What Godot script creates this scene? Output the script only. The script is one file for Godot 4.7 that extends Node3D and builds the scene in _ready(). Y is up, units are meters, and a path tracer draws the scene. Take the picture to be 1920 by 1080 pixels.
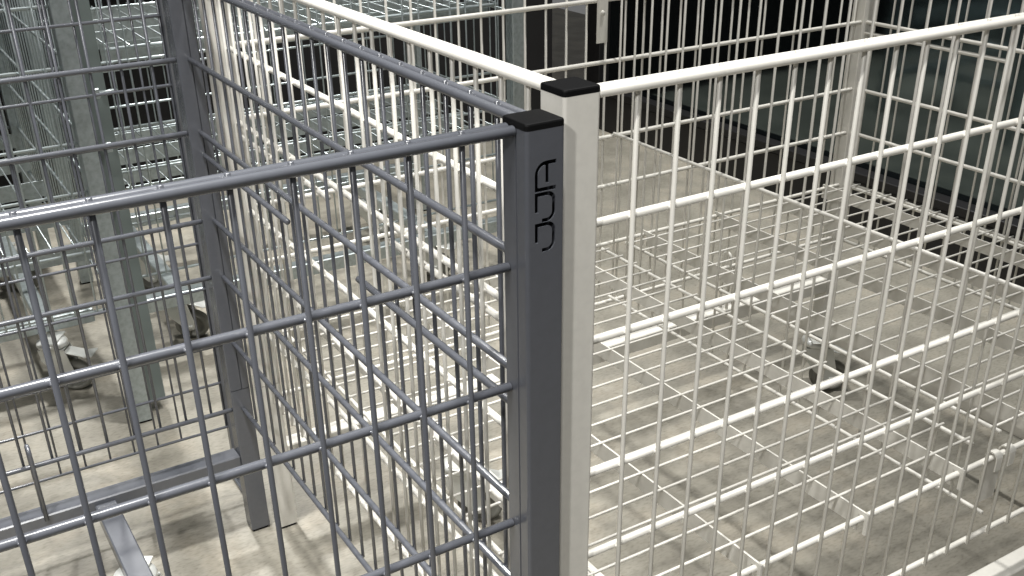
extends Node3D

const FLOOR_Y := -1.139
const LEVELS := [0.135, 0.2612, 0.4242, 0.5356, 0.6748, 0.8228]

var mats := {}
var mesh_cache := {}


func _ready() -> void:
	# ---------------------------------------------------------------- camera
	var cam := Camera3D.new()
	cam.name = "camera"
	add_child(cam)
	cam.position = Vector3(-0.6065, 0.2229, 0.7671)
	cam.rotation = Vector3(-0.48796, -0.54627, -0.01535)
	cam.near = 0.05
	cam.far = 60.0
	cam.projection = Camera3D.PROJECTION_FRUSTUM
	cam.size = 0.05 * 1080.0 / 1970.96
	cam.frustum_offset = Vector2(0.0, 0.05 * 137.74 / 1970.96)
	cam.current = true
	# ---------------------------------------------------------------- surroundings and exposure
	var env := Environment.new()
	env.background_mode = Environment.BG_COLOR
	env.background_color = Color(0.40, 0.40, 0.40)  # even grey fill, added in place of the room's bounce light
	env.background_energy_multiplier = 1.0
	env.tonemap_mode = Environment.TONE_MAPPER_LINEAR
	env.tonemap_exposure = 1.18
	env.sdfgi_enabled = true
	env.ssao_enabled = true
	env.ssil_enabled = true
	var we := WorldEnvironment.new()
	we.name = "environment"
	we.environment = env
	add_child(we)
	# ---------------------------------------------------------------- ceiling spotlights of the showroom, and two added lamps
	lamp("key_spotlight", Vector3(-0.75, 3.3, 0.95), Vector3(-0.45, -1.1, -0.35), 12.0, 0.10, 20.0)
	lamp("left_spotlight", Vector3(-2.3, 1.7, 1.7), Vector3(-0.1, -0.3, -0.1), 4.3, 0.08, 28.0)
	lamp("added_floor_spotlight", Vector3(-1.05, 3.3, -0.35), Vector3(-0.65, -1.1, -0.65), 13.0, 0.12, 15.0)  # added lamp: brightens the floor at left and the dark wires
	lamp("aisle_spotlight", Vector3(1.30, 4.4, -0.35), Vector3(1.25, -1.1, -0.8), 20.0, 0.12, 33.0)
	lamp("added_rail_spotlight", Vector3(-1.25, 3.3, 0.5), Vector3(-0.75, -0.4, -0.1), 12.0, 0.10, 12.0)  # added narrow lamp: boosts the highlight on the dark top rail
	lamp("rear_spotlight", Vector3(1.9, 3.0, -2.4), Vector3(1.8, -1.1, -2.4), 12.0, 0.12, 30.0)
	lamp("far_left_spotlight", Vector3(0.0, 2.5, -3.35), Vector3(-0.4, -1.1, -2.0), 17.0, 0.12, 27.0)
	# ---------------------------------------------------------------- build
	make_materials()
	build_room()
	build_white_bin()
	build_white_shelves()
	build_dark_bin()
	build_mesh_panel()
	build_galvanised()


func lamp(called: String, at: Vector3, to: Vector3, energy: float, radius: float, cone: float) -> void:
	var l := SpotLight3D.new()
	l.name = called
	add_child(l)
	l.look_at_from_position(at, to, Vector3.UP)
	l.light_energy = energy
	l.light_size = radius
	l.light_color = Color(1.0, 0.997, 0.985)
	l.spot_angle = cone
	l.spot_angle_attenuation = 0.6
	l.spot_range = 14.0
	l.spot_attenuation = 2.0
	l.shadow_enabled = true


# =================================================================== materials
func noise_tex(freq: float, seed_: int, ramp: Array, normal := false, bump := 2.0, size := 512, octaves := 4) -> NoiseTexture2D:
	var n := FastNoiseLite.new()
	n.noise_type = FastNoiseLite.TYPE_SIMPLEX_SMOOTH
	n.seed = seed_
	n.frequency = freq
	n.fractal_octaves = octaves
	var t := NoiseTexture2D.new()
	t.width = size
	t.height = size
	t.seamless = true
	t.noise = n
	if normal:
		t.as_normal_map = true
		t.bump_strength = bump
	elif ramp.size() > 0:
		var g := Gradient.new()
		var offs := PackedFloat32Array()
		var cols := PackedColorArray()
		for r in ramp:
			offs.append(r[0])
			cols.append(r[1])
		g.offsets = offs
		g.colors = cols
		t.color_ramp = g
	return t


func coat(color: Color, rough: float, metal := 0.0) -> StandardMaterial3D:
	var m := StandardMaterial3D.new()
	m.albedo_color = color
	m.roughness = rough
	m.metallic = metal
	m.uv1_triplanar = true
	return m


func make_materials() -> void:
	var peel := noise_tex(0.09, 4, [], true, 1.2)
	var mottle := noise_tex(0.02, 9, [[0.0, Color(0.965, 0.965, 0.965)], [0.5, Color(0.985, 0.985, 0.985)], [1.0, Color(1, 1, 1)]])
	# anthracite powder coat
	var d := coat(Color8(82, 84, 90), 0.25)
	d.albedo_texture = mottle
	d.normal_enabled = true
	d.normal_texture = peel
	d.normal_scale = 0.05
	d.uv1_scale = Vector3(6, 6, 6)
	d.metallic_specular = 0.72
	mats.dark = d
	# warm grey white powder coat
	var w := coat(Color8(214, 211, 203), 0.38)
	w.albedo_texture = mottle
	w.normal_enabled = true
	w.normal_texture = peel
	w.normal_scale = 0.05
	w.uv1_scale = Vector3(6, 6, 6)
	mats.white = w
	# zinc plated steel
	var z := coat(Color8(180, 187, 188), 0.34, 0.65)
	z.albedo_texture = noise_tex(0.03, 21, [[0.0, Color(0.84, 0.85, 0.84)], [0.5, Color(0.93, 0.94, 0.94)], [1.0, Color(1, 1, 1)]])
	z.uv1_scale = Vector3(4, 4, 4)
	mats.zinc = z
	mats.zinc_shiny = coat(Color8(206, 207, 203), 0.28, 0.45)
	mats.grey_post = coat(Color8(104, 113, 111), 0.5)
	# black moulded plastic
	var c := coat(Color8(12, 12, 13), 0.6)
	c.metallic_specular = 0.25
	c.normal_enabled = true
	c.normal_texture = noise_tex(0.12, 33, [], true, 4.0)
	c.normal_scale = 0.35
	c.uv1_scale = Vector3(14, 14, 14)
	mats.black = c
	mats.rubber = coat(Color8(112, 111, 104), 0.7)
	# dark glass and its frame
	var g := coat(Color8(97, 108, 111), 0.08, 1.0)
	g.normal_enabled = true
	g.normal_texture = noise_tex(0.004, 77, [], true, 3.0)
	g.normal_scale = 0.06
	g.uv1_scale = Vector3(1.0, 3.0, 0.5)
	mats.glass = g
	mats.frame = coat(Color8(14, 13, 14), 0.5)
	mats.curtain = coat(Color8(13, 11, 11), 0.9)
	# stained concrete floor: blotches, drawn out streaks, fine grain
	var f := StandardMaterial3D.new()
	f.albedo_color = Color(1, 1, 1)
	f.albedo_texture = noise_tex(0.008, 5, [[0.0, Color8(116, 113, 105)], [0.35, Color8(127, 124, 115)], [0.55, Color8(137, 134, 125)], [0.8, Color8(147, 142, 131)], [1.0, Color8(155, 152, 143)]], false, 2.0, 1024, 8)
	f.uv1_triplanar = true
	f.uv1_world_triplanar = true
	f.uv1_scale = Vector3(0.55, 0.55, 0.55)
	f.roughness = 0.55
	f.detail_enabled = true
	f.detail_blend_mode = BaseMaterial3D.BLEND_MODE_MUL
	f.detail_uv_layer = BaseMaterial3D.DETAIL_UV_2
	f.uv2_triplanar = true
	f.uv2_world_triplanar = true
	f.uv2_scale = Vector3(0.7, 1.0, 1.9)
	f.detail_albedo = noise_tex(0.07, 14, [[0.0, Color8(150, 145, 136)], [0.2, Color8(226, 223, 217)], [0.45, Color8(244, 242, 238)], [0.75, Color8(252, 250, 247)], [1.0, Color8(255, 254, 251)]], false, 2.0, 1024, 7)
	f.normal_enabled = true
	f.normal_texture = noise_tex(0.05, 51, [], true, 2.0)
	f.normal_scale = 0.2
	mats.floor = f


# =================================================================== mesh helpers
func put(called: String, mesh: Mesh, mat: Material, parent: Node, at := Vector3.ZERO, b := Basis.IDENTITY) -> MeshInstance3D:
	var o := MeshInstance3D.new()
	o.name = called
	o.mesh = mesh
	o.material_override = mat
	o.transform = Transform3D(b, at)
	parent.add_child(o, true)
	return o


func thing(called: String, label: String, category: String, at: Vector3, group := "") -> Node3D:
	var o := Node3D.new()
	o.name = called
	o.position = at
	add_child(o, true)
	o.set_meta("label", label)
	o.set_meta("category", category)
	if group != "":
		o.set_meta("group", group)
	return o


func along(dir: Vector3) -> Basis:
	# basis whose y axis runs along dir
	var y := dir.normalized()
	var ref := Vector3.RIGHT if absf(y.x) < 0.9 else Vector3.BACK
	var z := ref.cross(y).normalized()
	var x := y.cross(z).normalized()
	return Basis(x, y, z)


func lathe(st: SurfaceTool, profile: Array, segs: int, tr := Transform3D.IDENTITY) -> void:
	# profile: [radius, y] from bottom to top, smooth
	var rows := []
	for p in profile:
		var row := []
		for i in segs:
			var a := TAU * i / segs
			row.append(tr * Vector3(p[0] * cos(a), p[1], p[0] * sin(a)))
		rows.append(row)
	for j in rows.size() - 1:
		for i in segs:
			var k := (i + 1) % segs
			var a: Vector3 = rows[j][i]
			var b: Vector3 = rows[j][k]
			var c: Vector3 = rows[j + 1][k]
			var d: Vector3 = rows[j + 1][i]
			if a.distance_squared_to(b) > 1e-14:
				st.add_vertex(a); st.add_vertex(b); st.add_vertex(c)
			if c.distance_squared_to(d) > 1e-14:
				st.add_vertex(a); st.add_vertex(c); st.add_vertex(d)


func begin(smooth := true) -> SurfaceTool:
	var st := SurfaceTool.new()
	st.begin(Mesh.PRIMITIVE_TRIANGLES)
	st.set_smooth_group(0 if smooth else -1)
	return st


func done(st: SurfaceTool) -> ArrayMesh:
	st.generate_normals()
	return st.commit()


func rod_profile(r: float, l: float) -> Array:
	var e := minf(r * 0.35, l * 0.2)
	return [[0.0, 0.0], [r * 0.75, e * 0.25], [r, e], [r, l * 0.5], [r, l - e], [r * 0.75, l - e * 0.25], [0.0, l]]


func rod_mesh(r: float, l: float, segs := 12) -> Mesh:
	var key := "%.5f/%.4f/%d" % [r, l, segs]
	if not mesh_cache.has(key):
		var st := begin()
		lathe(st, rod_profile(r, l), segs)
		mesh_cache[key] = done(st)
	return mesh_cache[key]


func rod(called: String, a: Vector3, b: Vector3, r: float, mat: Material, parent: Node, segs := 12) -> MeshInstance3D:
	return put(called, rod_mesh(r, a.distance_to(b), segs), mat, parent, a, along(b - a))


func tube(st: SurfaceTool, pts: Array, r: float, segs := 10) -> void:
	# bent wire through points
	var rings := []
	var n := pts.size()
	var prev_x := Vector3.ZERO
	for i in n:
		var t: Vector3
		if i == 0:
			t = pts[1] - pts[0]
		elif i == n - 1:
			t = pts[n - 1] - pts[n - 2]
		else:
			t = (pts[i] - pts[i - 1]).normalized() + (pts[i + 1] - pts[i]).normalized()
		t = t.normalized()
		var x := along(t).x if i == 0 else (prev_x - t * prev_x.dot(t)).normalized()
		prev_x = x
		var z := x.cross(t).normalized()
		var row := []
		for k in segs:
			var a := TAU * k / segs
			row.append(pts[i] + (x * cos(a) + z * sin(a)) * r)
		rings.append(row)
	for i in n - 1:
		for k in segs:
			var m := (k + 1) % segs
			st.add_vertex(rings[i][k]); st.add_vertex(rings[i][m]); st.add_vertex(rings[i + 1][m])
			st.add_vertex(rings[i][k]); st.add_vertex(rings[i + 1][m]); st.add_vertex(rings[i + 1][k])
	for e in [0, n - 1]:
		var mid: Vector3 = pts[e]
		for k in segs:
			var m := (k + 1) % segs
			if e == 0:
				st.add_vertex(mid); st.add_vertex(rings[e][m]); st.add_vertex(rings[e][k])
			else:
				st.add_vertex(mid); st.add_vertex(rings[e][k]); st.add_vertex(rings[e][m])


func arc(mid: Vector3, u: Vector3, v: Vector3, r: float, from: float, to: float, n: int) -> Array:
	var out := []
	for i in n + 1:
		var a := lerpf(from, to, float(i) / n)
		out.append(mid + (u * cos(a) + v * sin(a)) * r)
	return out


func quad(st: SurfaceTool, a: Vector3, b: Vector3, c: Vector3, d: Vector3) -> void:
	st.add_vertex(a); st.add_vertex(b); st.add_vertex(c)
	st.add_vertex(a); st.add_vertex(c); st.add_vertex(d)


func prism(st: SurfaceTool, poly: PackedVector2Array, depth: float, tr := Transform3D.IDENTITY) -> void:
	# extrudes a polygon of the xy plane from z = 0 to z = depth
	var p := poly.duplicate()
	if Geometry2D.is_polygon_clockwise(p):
		p.reverse()
	var n := p.size()
	var idx := Geometry2D.triangulate_polygon(p)
	for i in range(0, idx.size(), 3):
		var a := p[idx[i]]
		var b := p[idx[i + 1]]
		var c := p[idx[i + 2]]
		if (b - a).cross(c - a) < 0.0:
			var t := b
			b = c
			c = t
		st.add_vertex(tr * Vector3(a.x, a.y, depth)); st.add_vertex(tr * Vector3(c.x, c.y, depth)); st.add_vertex(tr * Vector3(b.x, b.y, depth))
		st.add_vertex(tr * Vector3(a.x, a.y, 0)); st.add_vertex(tr * Vector3(b.x, b.y, 0)); st.add_vertex(tr * Vector3(c.x, c.y, 0))
	for i in n:
		var a := p[i]
		var b := p[(i + 1) % n]
		quad(st, tr * Vector3(a.x, a.y, 0), tr * Vector3(a.x, a.y, depth), tr * Vector3(b.x, b.y, depth), tr * Vector3(b.x, b.y, 0))


func rounded(w: float, h: float, r: float, n := 4) -> PackedVector2Array:
	var out := PackedVector2Array()
	for c in [[1, 1, 0.0], [-1, 1, PI / 2], [-1, -1, PI], [1, -1, PI * 1.5]]:
		for i in n + 1:
			var a: float = c[2] + PI / 2 * i / n
			out.append(Vector2(c[0] * (w / 2 - r) + r * cos(a), c[1] * (h / 2 - r) + r * sin(a)))
	return out


func slab(st: SurfaceTool, size: Vector3, at: Vector3, bevel := 0.001, b := Basis.IDENTITY) -> void:
	# box with chamfered edges, centred at "at"
	var h := size / 2.0
	var e := minf(bevel, minf(h.x, minf(h.y, h.z)) * 0.45)
	var hi := h - Vector3(e, e, e)
	var tr := Transform3D(b, at)
	var pts := {}
	for sx in [-1, 1]:
		for sy in [-1, 1]:
			for sz in [-1, 1]:
				pts[Vector3(sx, sy, sz)] = [
					tr * Vector3(sx * h.x, sy * hi.y, sz * hi.z), tr * Vector3(sx * hi.x, sy * h.y, sz * hi.z), tr * Vector3(sx * hi.x, sy * hi.y, sz * h.z)]
	var mid: Vector3 = at
	for axis in 3:
		var u := (axis + 1) % 3
		var v := (axis + 2) % 3
		for s in [-1, 1]:
			var q := []
			for uv in [[-1, -1], [1, -1], [1, 1], [-1, 1]]:
				var k := Vector3.ZERO
				k[axis] = s
				k[u] = uv[0]
				k[v] = uv[1]
				q.append(pts[k][axis])
			face(st, q, mid)
	for axis in 3:   # edges along axis
		var u := (axis + 1) % 3
		var v := (axis + 2) % 3
		for su in [-1, 1]:
			for sv in [-1, 1]:
				var k0 := Vector3.ZERO
				k0[u] = su
				k0[v] = sv
				var k1 := k0
				k0[axis] = -1
				k1[axis] = 1
				face(st, [pts[k0][u], pts[k1][u], pts[k1][v], pts[k0][v]], mid)
	for k in pts:
		face(st, pts[k], mid)


func face(st: SurfaceTool, q: Array, mid: Vector3) -> void:
	# fan, turned so that the front looks away from mid (front faces run clockwise)
	var n: Vector3 = (q[1] - q[0]).cross(q[2] - q[0])
	var r := q.duplicate()
	if n.dot((q[0] + q[1] + q[2]) / 3.0 - mid) > 0.0:
		r.reverse()
	for i in range(1, r.size() - 1):
		st.add_vertex(r[0]); st.add_vertex(r[i]); st.add_vertex(r[i + 1])


func slab_mesh(size: Vector3, bevel := 0.001) -> Mesh:
	var key := "slab%.4f/%.4f/%.4f/%.4f" % [size.x, size.y, size.z, bevel]
	if not mesh_cache.has(key):
		var st := begin(false)
		slab(st, size, Vector3.ZERO, bevel)
		mesh_cache[key] = done(st)
	return mesh_cache[key]


# =================================================================== the room
func build_room() -> void:
	var fl := put("floor", slab_mesh(Vector3(11, 0.1, 11), 0.001), mats.floor, self, Vector3(-1.5, FLOOR_Y - 0.05, -1.5))
	fl.set_meta("kind", "structure")
	# glazed partition on a black plinth, to the right
	var g := thing("glass_partition", "dark glazed partition on a low black plinth behind the white bin", "partition", Vector3(2.3, FLOOR_Y, -0.6))
	put("plinth", slab_mesh(Vector3(0.10, 0.165, 5.2), 0.002), mats.frame, g, Vector3(0.05, 0.0825, 0))
	put("sill", slab_mesh(Vector3(0.11, 0.03, 5.2), 0.002), mats.frame, g, Vector3(0.052, 0.181, 0))
	put("pane", slab_mesh(Vector3(0.012, 2.4, 5.2), 0.001), mats.glass, g, Vector3(0.06, 1.3965, 0))
	put("frame_post", slab_mesh(Vector3(0.08, 2.6, 0.10), 0.002), mats.frame, g, Vector3(0.04, 1.3, -2.652))
	# black curtain wall behind everything
	var w := thing("black_wall", "matt black wall at the far back of the showroom", "wall", Vector3(-1.0, FLOOR_Y, -3.6))
	put("wall_panel", slab_mesh(Vector3(6.56, 3.0, 0.08), 0.002), mats.curtain, w, Vector3(0, 1.5, 0))


# =================================================================== posts, rails, wires
func post_shape() -> PackedVector2Array:
	# 40 mm tube; the two faces towards the bin carry a groove 16 mm from the outer edge.
	# outer corner at (+x, +y); inner faces are -x and -y
	var p := PackedVector2Array()
	var h := 0.02
	var r := 0.0035
	for i in 6:
		var a := PI / 2 * i / 5
		p.append(Vector2(h - r + r * cos(a), h - r + r * sin(a)))
	for i in 6:
		var a := PI / 2 + PI / 2 * i / 5
		p.append(Vector2(-h + r + r * cos(a), h - r + r * sin(a)))
	for y in [[-h, 0.0047], [-h + 0.003, 0.0042], [-h + 0.003, 0.0028], [-h, 0.0023]]:
		p.append(Vector2(y[0], y[1]))
	for i in 4:
		var a := PI + PI / 2 * i / 3
		p.append(Vector2(-h + 0.002 + 0.002 * cos(a), -h + 0.002 + 0.002 * sin(a)))
	for x in [[0.0023, -h], [0.0028, -h + 0.003], [0.0042, -h + 0.003], [0.0047, -h]]:
		p.append(Vector2(x[0], x[1]))
	for i in 6:
		var a := PI * 1.5 + PI / 2 * i / 5
		p.append(Vector2(h - r + r * cos(a), -h + r + r * sin(a)))
	return p


func upright_mesh(poly: PackedVector2Array, h: float) -> Mesh:
	# prism standing along +y
	var st := begin(false)
	prism(st, poly, h, Transform3D(Basis(Vector3(1, 0, 0), Vector3(0, 0, -1), Vector3(0, 1, 0)), Vector3.ZERO))
	return done(st)


func cap_mesh() -> Mesh:
	var st := begin(false)
	var last := PackedVector2Array()
	var rows := []
	for l in [[0.0402, 0.0], [0.0402, 0.0045], [0.0392, 0.0058], [0.0372, 0.0062]]:
		var row := []
		for q in rounded(l[0], l[0], 0.0035, 3):
			row.append(Vector3(q.x, l[1], q.y))
		rows.append(row)
	var n: int = rows[0].size()
	for j in rows.size() - 1:
		for i in n:
			var k := (i + 1) % n
			face(st, [rows[j][i], rows[j][k], rows[j + 1][k], rows[j + 1][i]], Vector3(0, 0.003, 0))
	for j in [0, rows.size() - 1]:
		var mid := Vector3(0, rows[j][0].y, 0)
		for i in n:
			face(st, [mid, rows[j][i], rows[j][(i + 1) % n]], Vector3(0, 0.003, 0))
	return done(st)


func post(bin: Node3D, x: float, z: float, outer: Vector2, top: float, split: float, mat: Material, letters := false) -> void:
	# x, z: centre in the bin's space; outer: signs of the outward corner; top: y of the cap's upper face
	var turn := Basis.IDENTITY
	# shape has its outer corner at (+x, -z) after standing up
	if outer == Vector2(1, 1):
		turn = Basis(Vector3.UP, -PI / 2)
	elif outer == Vector2(-1, 1):
		turn = Basis(Vector3.UP, PI)
	elif outer == Vector2(-1, -1):
		turn = Basis(Vector3.UP, PI / 2)
	var y1 := top - 0.0062
	if letters:
		lettered_post(bin, x, z, split, y1, mat, turn)
	else:
		put("post", upright_mesh(post_shape(), y1 - split), mat, bin, Vector3(x, split, z), turn)
	put("post_cap", cap_mesh(), mats.black, bin, Vector3(x, y1, z))
	put("leg", upright_mesh(rounded(0.0396, 0.0396, 0.003, 3), split - 0.0015 - FLOOR_Y - 0.006), mat, bin, Vector3(x, FLOOR_Y + 0.006, z))
	put("foot", upright_mesh(rounded(0.034, 0.034, 0.003, 2), 0.006), mats.black, bin, Vector3(x, FLOOR_Y, z))


func stroke(pts: Array, w: float) -> PackedVector2Array:
	var l := PackedVector2Array()
	var r := PackedVector2Array()
	for i in pts.size():
		var a: Vector2 = pts[maxi(i - 1, 0)]
		var b: Vector2 = pts[mini(i + 1, pts.size() - 1)]
		var p: Vector2 = pts[i]
		if i > 0 and i < pts.size() - 1:
			var d0 := (p - a).normalized()
			var d1 := (b - p).normalized()
			var n := (d0 + d1).orthogonal().normalized()
			var k := w / 2 / maxf(0.5, n.dot(d0.orthogonal()))
			l.append(p + n * k)
			r.append(p - n * k)
		else:
			var n := (b - a).normalized().orthogonal()
			l.append(p + n * w / 2)
			r.append(p - n * w / 2)
	r.reverse()
	l.append_array(r)
	return l


func bend(c: Vector2, r: float, from: float, to: float, n := 6) -> Array:
	var out := []
	for i in n + 1:
		var a := deg_to_rad(lerpf(from, to, float(i) / n))
		out.append(c + Vector2(cos(a), sin(a)) * r)
	return out


func lettered_post(bin: Node3D, x: float, z: float, y0: float, y1: float, mat: Material, turn: Basis) -> void:
	# the letters J U A are cut right through the 1.5 mm front wall of the hollow tube
	var c := CSGCombiner3D.new()
	c.name = "post"
	c.position = Vector3(x, 0, z)
	bin.add_child(c, true)
	c.set_meta("label", "dark grey post with the upright letters JUA cut into its front")
	var body := CSGPolygon3D.new()
	body.name = "tube_wall"
	body.polygon = post_shape()
	body.depth = y1 - y0
	body.material = mat
	# extrudes towards -z; stand it up so that the extrusion runs upwards
	body.transform = Transform3D(turn * Basis(Vector3(1, 0, 0), Vector3(0, 0, -1), Vector3(0, 1, 0)), Vector3(0, y1, 0))
	c.add_child(body)
	var hollow := CSGBox3D.new()
	hollow.name = "hollow"
	hollow.operation = CSGShape3D.OPERATION_SUBTRACTION
	hollow.size = Vector3(0.031, 0.16, 0.034)
	hollow.position = Vector3(0.001, -0.09, 0.0015)
	hollow.material = mat
	c.add_child(hollow)
	var w := 3.7
	var shapes := []
	# A (lying on its side, head up)
	var a := [Vector2(11, -50.3), Vector2(2.5, -50.3)]
	a.append_array(bend(Vector2(0.5, -60.3), 10.0, 90, 180))
	a.append_array([Vector2(-9.5, -73.6), Vector2(10.6, -73.6)])
	shapes.append(stroke(a, w))
	shapes.append(stroke([Vector2(1.5, -51.0), Vector2(1.5, -68.4)], w))
	for o in [0.0, -28.0]:
		var u := [Vector2(-9.6, -94.3 + o), Vector2(-9.6, -78.0 + o)]
		u.append_array(bend(Vector2(2.0, -84.4 + o), 6.4, 90, 0))
		u.append_array(bend(Vector2(1.0, -94.8 + o), 7.4, 0, -90))
		u.append(Vector2(-4.0, -102.2 + o))
		shapes.append(stroke(u, w))
	for s in shapes:
		var k := CSGPolygon3D.new()
		k.name = "letter"
		k.operation = CSGShape3D.OPERATION_SUBTRACTION
		var poly := PackedVector2Array()
		for q in s:
			poly.append(q * 0.001)
		k.polygon = poly
		k.depth = 0.008
		k.position = Vector3(0, 0, 0.0235)
		k.material = mat
		c.add_child(k, true)


func wire_mesh(r: float, top: float, bottom: float, nubs: Array, inside: Vector3, hr: float) -> Mesh:
	# upright wire with weld nubs towards the cross wires; y measured from the rail tip
	var st := begin()
	var l := top - bottom
	lathe(st, rod_profile(r, l), 10, Transform3D(Basis.IDENTITY, Vector3(0, bottom, 0)))
	var side := inside.cross(Vector3.UP)
	for y in nubs:
		for s in [-1.0, 1.0]:
			var at: Vector3 = Vector3(0, y, 0) + inside * r * 0.9 + side * s * r * 0.75
			var prof := []
			for i in 5:
				var t := PI * i / 4
				prof.append([0.0022 * sin(t), -0.0022 * cos(t)])
			lathe(st, prof, 6, Transform3D(Basis.IDENTITY, at))
	return done(st)


func panel(bin: Node3D, a: Vector3, dir: Vector3, inside: Vector3, length: float, first: float, spec: Dictionary) -> void:
	# a: start of the panel at rail tip height, at the face of a post; dir: along the panel; inside: towards the bin's inside
	var m: Material = spec.mat
	var vr: float = spec.get("vr", 0.0026)
	var hr: float = spec.get("hr", 0.0046)
	var rr: float = spec.get("rr", 0.0049)
	var levels: Array = spec.get("levels", LEVELS)
	var drop := Vector3(0, -0.0058, 0)
	if rr > 0.0:
		rod("top_rail", a + drop - inside * (rr + 0.0007), a + drop - inside * (rr + 0.0007) + dir * length, rr, m, bin, 20)
		rod("top_rail", a + drop + inside * (rr + 0.0007), a + drop + inside * (rr + 0.0007) + dir * length, rr, m, bin, 20)
	for h in levels:
		var p: Vector3 = a + Vector3(0, -h, 0) + inside * (vr + hr - 0.0006)
		rod("horizontal_wire", p, p + dir * length, hr, m, bin, 14)
	if spec.has("short"):
		var p: Vector3 = a + Vector3(0, -spec.short, 0) + inside * (vr + hr - 0.0006)
		rod("short_wire", p, p + dir * 0.405, hr, m, bin, 14)
		rod("short_wire", p + dir * (length - 0.405), p + dir * length, hr, m, bin, 14)
	var nubs := []
	for h in levels:
		nubs.append(-h)
	var vm := wire_mesh(vr, spec.get("tip", 0.0008), -levels[-1] - 0.003, nubs, inside, hr)
	var x := first
	while x < length - 0.012:
		put("vertical_wire", vm, m, bin, a + dir * x)
		x += spec.get("pitch", 0.05)


func caster(bin: Node3D, at: Vector3, turn: float, height: float) -> void:
	# at: floor point under the swivel; zinc raceway and fork, grey tyre, brake pedal; the wheel trails towards local +x
	var b := Basis(Vector3.UP, turn)
	if not mesh_cache.has("caster%.3f" % height):
		var top := height
		var st := begin()
		lathe(st, [[0.0, top - 0.024], [0.024, top - 0.024], [0.031, top - 0.020], [0.033, top - 0.013], [0.031, top - 0.007], [0.022, top - 0.004], [0.012, top - 0.003], [0.0, top - 0.003]], 24)
		st.generate_normals()
		var mesh := st.commit()
		var st2 := begin(false)
		slab(st2, Vector3(0.038, 0.004, 0.07), Vector3(0, top - 0.0015, 0), 0.001)
		# cheeks of the fork, pulled back to the axle
		var cheek := PackedVector2Array([Vector2(-0.026, top - 0.024), Vector2(0.030, top - 0.024), Vector2(0.044, 0.060), Vector2(0.047, 0.046), Vector2(0.043, 0.033), Vector2(0.032, 0.029), Vector2(0.022, 0.034), Vector2(-0.006, 0.066), Vector2(-0.022, 0.092)])
		prism(st2, cheek, 0.0022, Transform3D(Basis.IDENTITY, Vector3(0, 0, 0.0185)))
		prism(st2, cheek, 0.0022, Transform3D(Basis.IDENTITY, Vector3(0, 0, -0.0207)))
		slab(st2, Vector3(0.054, 0.0025, 0.0415), Vector3(0.002, top - 0.0250, 0), 0.001)
		slab(st2, Vector3(0.0025, 0.030, 0.0390), Vector3(-0.0235, top - 0.040, 0), 0.001)
		slab(st2, Vector3(0.010, 0.010, 0.052), Vector3(0.034, 0.041, 0), 0.002)
		st2.generate_normals()
		mesh_cache["caster%.3f" % height] = st2.commit(mesh)
		var sw := begin()
		lathe(sw, [[0.0, -0.011], [0.016, -0.012], [0.028, -0.011], [0.0285, -0.014], [0.035, -0.0145], [0.0395, -0.011], [0.041, -0.005], [0.041, 0.005], [0.0395, 0.011], [0.035, 0.0145], [0.0285, 0.014], [0.028, 0.011], [0.016, 0.012], [0.0, 0.011]], 28, Transform3D(Basis(Vector3.RIGHT, PI / 2), Vector3(0.034, 0.041, 0)))
		mesh_cache.caster_wheel = done(sw)
		var sp := begin(false)
		slab(sp, Vector3(0.044, 0.003, 0.036), Vector3(0.048, top - 0.040, 0), 0.001, Basis(Vector3.BACK, -0.30))
		slab(sp, Vector3(0.020, 0.003, 0.042), Vector3(0.078, top - 0.045, 0), 0.001, Basis(Vector3.BACK, 0.15))
		mesh_cache["pedal%.3f" % height] = done(sp)
	var c := put("caster", mesh_cache["caster%.3f" % height], mats.zinc_shiny, bin, at, b.scaled_local(Vector3(1.2, 1.0, 1.2)))
	put("wheel", mesh_cache.caster_wheel, mats.rubber, c)
	put("brake_pedal", mesh_cache["pedal%.3f" % height], mats.zinc_shiny, c)


func loop_peg(bin: Node3D, at: Vector3, mat: Material) -> void:
	var st := begin()
	var pts := [Vector3(0, -0.004, -0.012), Vector3(0, 0.138, -0.012)]
	pts.append_array(arc(Vector3(0, 0.140, 0), Vector3(0, 0, 1), Vector3.UP, 0.012, PI, 0, 8))
	pts.append_array([Vector3(0, 0.138, 0.012), Vector3(0, -0.004, 0.012)])
	tube(st, pts, 0.0042, 10)
	put("loop_peg", done(st), mat, bin, at)


func bin_frame(bin: Node3D, x0: float, x1: float, z0: float, z1: float, cap_y: float, split: float, beam_y: float, mat: Material, letters := false, cross := [], cross_w := 0.040, zs := [], beam_front := 0.0) -> void:
	for c in [[x0, -1, z0, -1], [x0, -1, z1, 1], [x1, 1, z0, -1], [x1, 1, z1, 1]]:
		var is_lettered: bool = letters and c[1] == 1 and c[3] == 1
		post(bin, c[0] - c[1] * 0.02, c[2] - c[3] * 0.02, Vector2(c[1], c[3]), cap_y, split, mat, is_lettered)
	for z in [z0 + 0.0202, z1 - 0.0202 - beam_front]:
		put("base_beam", slab_mesh(Vector3(x1 - x0 - 0.08, 0.040, 0.0392), 0.0025), mat, bin, Vector3((x0 + x1) / 2, beam_y - 0.02, z))
	for x in (cross if cross.size() > 0 else [x0 + 0.31, x1 - 0.31]):
		var zz := z1 - beam_front
		put("cross_beam", slab_mesh(Vector3(cross_w, 0.034, zz - z0 - 0.08), 0.0025), mat, bin, Vector3(x, beam_y - 0.010 - 0.017, (z0 + zz) / 2))
		for z in (zs if zs.size() > 0 else [z0 + 0.23, z1 - 0.23]):
			caster(bin, Vector3(x, FLOOR_Y, z), -0.55 if z < -0.6 else 1.2, beam_y - 0.044 - FLOOR_Y - 0.002)


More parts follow.
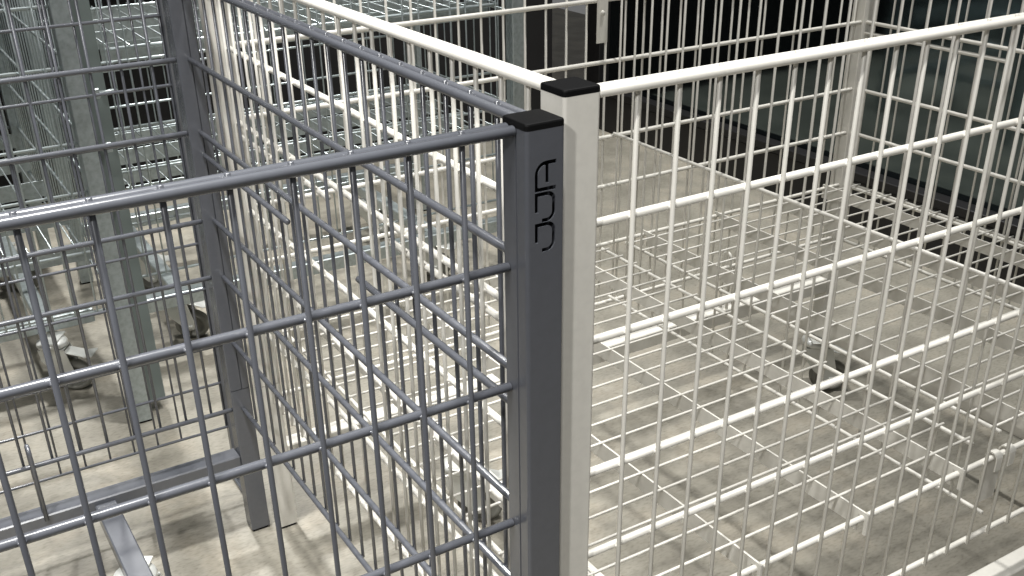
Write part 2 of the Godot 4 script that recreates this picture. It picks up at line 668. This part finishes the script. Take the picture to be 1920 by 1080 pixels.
# =================================================================== the bins
func build_white_bin() -> void:
	var bin := thing("wire_bin", "warm white wire mesh display bin with black cap on its square post, filling the right", "wire bin", Vector3.ZERO, "wire mesh display bins")
	var m: Material = mats.white
	bin_frame(bin, -0.0897, 1.552, -1.083, 0.0112, 0.0024, -0.79, -0.94, m, false, [0.257, 1.302], 0.014, [-0.87, -0.08])
	var sp := {"mat": m}
	panel(bin, Vector3(-0.0500, 0, 0), Vector3.RIGHT, Vector3.FORWARD, 1.5623, 0.05, sp)
	panel(bin, Vector3(-0.0500, 0, -1.058), Vector3.RIGHT, Vector3.BACK, 1.5623, 0.045, sp)
	var side := {"mat": m, "short": 0.287}
	panel(bin, Vector3(-0.0704, 0, -0.0285), Vector3.FORWARD, Vector3.RIGHT, 1.0148, 0.0489, side)
	panel(bin, Vector3(1.532, 0, -0.0285), Vector3.FORWARD, Vector3.LEFT, 1.0148, 0.045, side)
	for x in [1.15, 1.19]:
		loop_peg(bin, Vector3(x, -0.941, -1.062), m)


func build_dark_bin() -> void:
	var bin := thing("wire_bin", "anthracite grey wire mesh display bin with the letters JUA on its corner post", "wire bin", Vector3.ZERO, "wire mesh display bins")
	var m: Material = mats.dark
	bin_frame(bin, -1.745, -0.1032, -1.106, 0.0333, -0.0144, -0.795, -0.945, m, true)
	var t := -0.0178
	var sp := {"mat": m}
	panel(bin, Vector3(-0.1430, t, 0.009), Vector3.LEFT, Vector3.FORWARD, 1.5622, 0.0485, sp)
	panel(bin, Vector3(-0.1430, t, -1.083), Vector3.LEFT, Vector3.BACK, 1.5622, 0.04, sp)
	var side := {"mat": m, "short": 0.302}
	panel(bin, Vector3(-0.1154, t, -0.0065), Vector3.FORWARD, Vector3.LEFT, 1.0597, 0.0536, side)
	loop_peg(bin, Vector3(-0.520, -0.946, -1.070), m)


# =================================================================== wire shelves in the white bin
func bar_poly(length: float) -> PackedVector2Array:
	# side view of a flat bar with hook ends: x runs to the front (0 = front end), y up, 0 = top
	return PackedVector2Array([
		Vector2(0, 0), Vector2(0, -0.036), Vector2(-0.006, -0.036), Vector2(-0.006, -0.0085), Vector2(-0.0175, -0.0085), Vector2(-0.0175, -0.036), Vector2(-0.030, -0.036), Vector2(-0.036, -0.029),
		Vector2(-length + 0.036, -0.029), Vector2(-length + 0.030, -0.036), Vector2(-length + 0.0175, -0.036), Vector2(-length + 0.0175, -0.0085), Vector2(-length + 0.006, -0.0085), Vector2(-length + 0.006, -0.036), Vector2(-length, -0.036), Vector2(-length, 0)])


func shelf(x0: float, x1: float, bars: Array, label: String) -> void:
	var y := -0.6645
	var zf := 0.0035
	var len := 1.0595
	var s := thing("wire_shelf", label, "wire shelf", Vector3(x0, y, 0), "wire shelves hooked into the white bin")
	var m: Material = mats.white
	var key := "bar"
	if not mesh_cache.has(key):
		var st := begin(false)
		prism(st, bar_poly(len), 0.003)
		mesh_cache[key] = done(st)
	# bar mesh: its x runs along world z, its thickness along world x
	var bb := Basis(Vector3(0, 0, 1), Vector3(0, 1, 0), Vector3(-1, 0, 0))
	for x in bars:
		put("flat_bar", mesh_cache[key], m, s, Vector3(x - x0 + 0.0015, 0, zf), bb)
	var z := -0.052
	while z > -1.03:
		rod("cross_wire", Vector3(-0.008, 0.0008, z), Vector3(x1 - x0 + 0.008, 0.0008, z), 0.0022, m, s, 8)
		z -= 0.05
	for x in [0.0, x1 - x0]:
		rod("edge_rod", Vector3(x, -0.0040, -0.04), Vector3(x, -0.0040, -1.02), 0.0036, m, s, 10)


func build_white_shelves() -> void:
	shelf(-0.036, 0.722, [0.037, 0.237, 0.440, 0.645], "white wire shelf on the post side of the divider in the white bin")
	shelf(0.790, 1.530, [0.866, 1.090, 1.290, 1.460], "white wire shelf beyond the divider, by the dark glass, in the white bin")
	divider()


func divider() -> void:
	# lift-out panel across the white bin, hooked over its front and back
	var d := thing("wire_divider", "white wire divider panel standing across the middle of the white bin", "divider", Vector3(0.765, 0, 0))
	var m: Material = mats.white
	for y in [0.020, -0.417, -0.806]:
		rod("horizontal_wire", Vector3(0, y, -0.024), Vector3(0, y, -1.046), 0.0036, m, d, 12)
	var vm := wire_mesh(0.0024, 0.024, -0.810, [-0.417, -0.806], Vector3.LEFT, 0.0036)
	for i in 20:
		put("vertical_wire", vm, m, d, Vector3(0.0055, 0, -1.040 + 0.05 * i))
	var ss := begin(false)
	slab(ss, Vector3(0.027, 0.13, 0.003), Vector3(-0.0385, -0.155, -1.0465), 0.0008)
	var hs := put("hanging_strap", done(ss), m, d)
	var s2 := begin()
	lathe(s2, [[0.0, 0.0], [0.005, 0.0], [0.005, 0.002], [0.003, 0.004], [0.0, 0.0045]], 12)
	put("rivet", done(s2), m, hs, Vector3(-0.0395, -0.159, -1.0452), Basis(Vector3.RIGHT, PI / 2))
	var st := begin(false)
	slab(st, Vector3(0.044, 0.088, 0.0025), Vector3(0, -0.048, -0.0095), 0.0007)
	var k := put("hook_bracket", done(st), mats.white, d, Vector3(-0.020, -0.6748, -0.0066))
	for x in [-0.016, 0.016]:
		var ts := begin(false)
		var prev := []
		for i in 9:
			var a := lerpf(PI, -0.15, i / 8.0)
			var p := Vector3(x, sin(a) * 0.0085, cos(a) * 0.0085)
			var o := p + Vector3(0, sin(a), cos(a)) * 0.0022
			if i > 0:
				for q in [[prev[0], prev[1], o, p]]:
					var w := Vector3(0.007, 0, 0)
					var mid: Vector3 = (q[0] + q[2]) / 2
					face(ts, [q[0] - w, q[3] - w, q[3] + w, q[0] + w], mid + (q[1] - q[0]) * 0.3)
					face(ts, [q[1] - w, q[2] - w, q[2] + w, q[1] + w], mid - (q[1] - q[0]) * 0.3)
					face(ts, [q[0] - w, q[1] - w, q[2] - w, q[3] - w], mid)
					face(ts, [q[0] + w, q[1] + w, q[2] + w, q[3] + w], mid)
			prev = [p, o]
		slab(ts, Vector3(0.014, 0.020, 0.0022), Vector3(x, -0.0112, 0.0096), 0.0006)
		put("hook_tab", done(ts), mats.white, k)


# =================================================================== things behind
func build_mesh_panel() -> void:
	var z := -1.27
	var p := thing("mesh_panel", "thin dark wire mesh panel standing just behind the anthracite bin", "mesh panel", Vector3(0, FLOOR_Y, z))
	var m: Material = mats.dark
	var ys := [-0.988, -0.877, -0.77, -0.655, -0.555, -0.43, -0.335, -0.236, -0.11, 0.0]
	for y in ys:
		rod("horizontal_wire", Vector3(-1.6, y - FLOOR_Y, 0.004), Vector3(-0.098, y - FLOOR_Y, 0.004), 0.0031, m, p, 8)
	var vm := rod_mesh(0.0022, 1.0, 8)
	var x := -0.112
	while x > -1.6:
		put("vertical_wire", vm, m, p, Vector3(x, 0.148, 0))
		x -= 0.05
	for px in [-0.10, -1.6]:
		put("stand", slab_mesh(Vector3(0.02, 1.16, 0.02), 0.002), m, p, Vector3(px, 0.58, 0.0))
		put("stand_foot", slab_mesh(Vector3(0.03, 0.012, 0.16), 0.002), m, p, Vector3(px, 0.006, 0.0))


func build_galvanised() -> void:
	var m: Material = mats.zinc
	# bin behind the anthracite one
	var a := thing("wire_bin", "galvanised wire bin with a broad grey post, behind the anthracite bin", "wire bin", Vector3.ZERO, "wire mesh display bins")
	galv_bin(a, -1.80, -0.196, -2.95, -1.650, 0.0, true)
	put("post_cover", slab_mesh(Vector3(0.045, 1.30, 0.05), 0.002), mats.grey_post, a, Vector3(-0.172, FLOOR_Y + 0.68, -1.715))
	for q in [Vector3(-0.180, -0.318, -1.646), Vector3(-0.176, -0.437, -1.646)]:
		rod("latch_pin", q, q + Vector3(0.045, 0, 0), 0.005, m, a, 8)
		put("latch", slab_mesh(Vector3(0.014, 0.022, 0.012), 0.002), m, a, q)
	# bin behind the white one
	var b := thing("wire_bin", "galvanised wire bin with two shelves, behind the white bin", "wire bin", Vector3.ZERO, "wire mesh display bins")
	galv_bin(b, -0.165, 1.105, -2.68, -1.95, -0.06, false)
	for y in [-0.290, -0.66]:
		var s := thing("wire_shelf", ("upper" if y > -0.4 else "lower") + " galvanised wire shelf in the bin behind the white one", "wire shelf", Vector3(0.5, y, -2.31), "galvanised wire shelves")
		for z in [-0.28, -0.10, 0.09, 0.26]:
			put("flat_bar", slab_mesh(Vector3(1.12, 0.045, 0.003), 0.0005), m, s, Vector3(-0.02, -0.0225, z))
		for z in [-0.315, 0.315]:
			rod("edge_rod", Vector3(-0.58, -0.006, z), Vector3(0.54, -0.006, z), 0.005, m, s, 8)
		var x := -0.57
		while x < 0.55:
			rod("cross_wire", Vector3(x, 0.001, -0.325), Vector3(x, 0.001, 0.325), 0.002, m, s, 8)
			x += 0.05


func galv_bin(bin: Node3D, x0: float, x1: float, z0: float, z1: float, t: float, floor_shelf: bool) -> void:
	var m: Material = mats.zinc
	bin_frame(bin, x0, x1, z0, z1, t + 0.003, -0.79, -0.945, m, false, [x0 + 0.31, x1 - 0.16] if floor_shelf else [0.0, 0.80], 0.04, [z0 + 0.23, z1 - 0.305] if floor_shelf else [-2.5, -2.09], 0.33 if floor_shelf else 0.0)
	var sp := {"mat": m, "vr": 0.0022, "hr": 0.0038}
	panel(bin, Vector3(x0 + 0.04, t, z1 - 0.012), Vector3.RIGHT, Vector3.FORWARD, x1 - x0 - 0.08, 0.04, sp)
	panel(bin, Vector3(x0 + 0.04, t, z0 + 0.012), Vector3.RIGHT, Vector3.BACK, x1 - x0 - 0.08, 0.04, sp)
	panel(bin, Vector3(x1 - 0.012, t, z1 - 0.04), Vector3.FORWARD, Vector3.LEFT, z1 - z0 - 0.08, 0.04, sp)
	if floor_shelf:
		panel(bin, Vector3(x1 - 0.42, t, z1 - 0.04), Vector3.FORWARD, Vector3.LEFT, z1 - z0 - 0.08, 0.04, sp)
	if floor_shelf:
		for i in 5:
			put("shelf_bar", slab_mesh(Vector3(x1 - x0 - 0.09, 0.045, 0.003), 0.0005), m, bin, Vector3((x0 + x1) / 2, -0.70, lerpf(z0 + 0.1, z1 - 0.1, i / 4.0)))
		var x := x0 + 0.07
		while x < x1 - 0.05:
			rod("shelf_wire", Vector3(x, -0.676, z0 + 0.05), Vector3(x, -0.676, z1 - 0.05), 0.002, m, bin, 8)
			x += 0.05
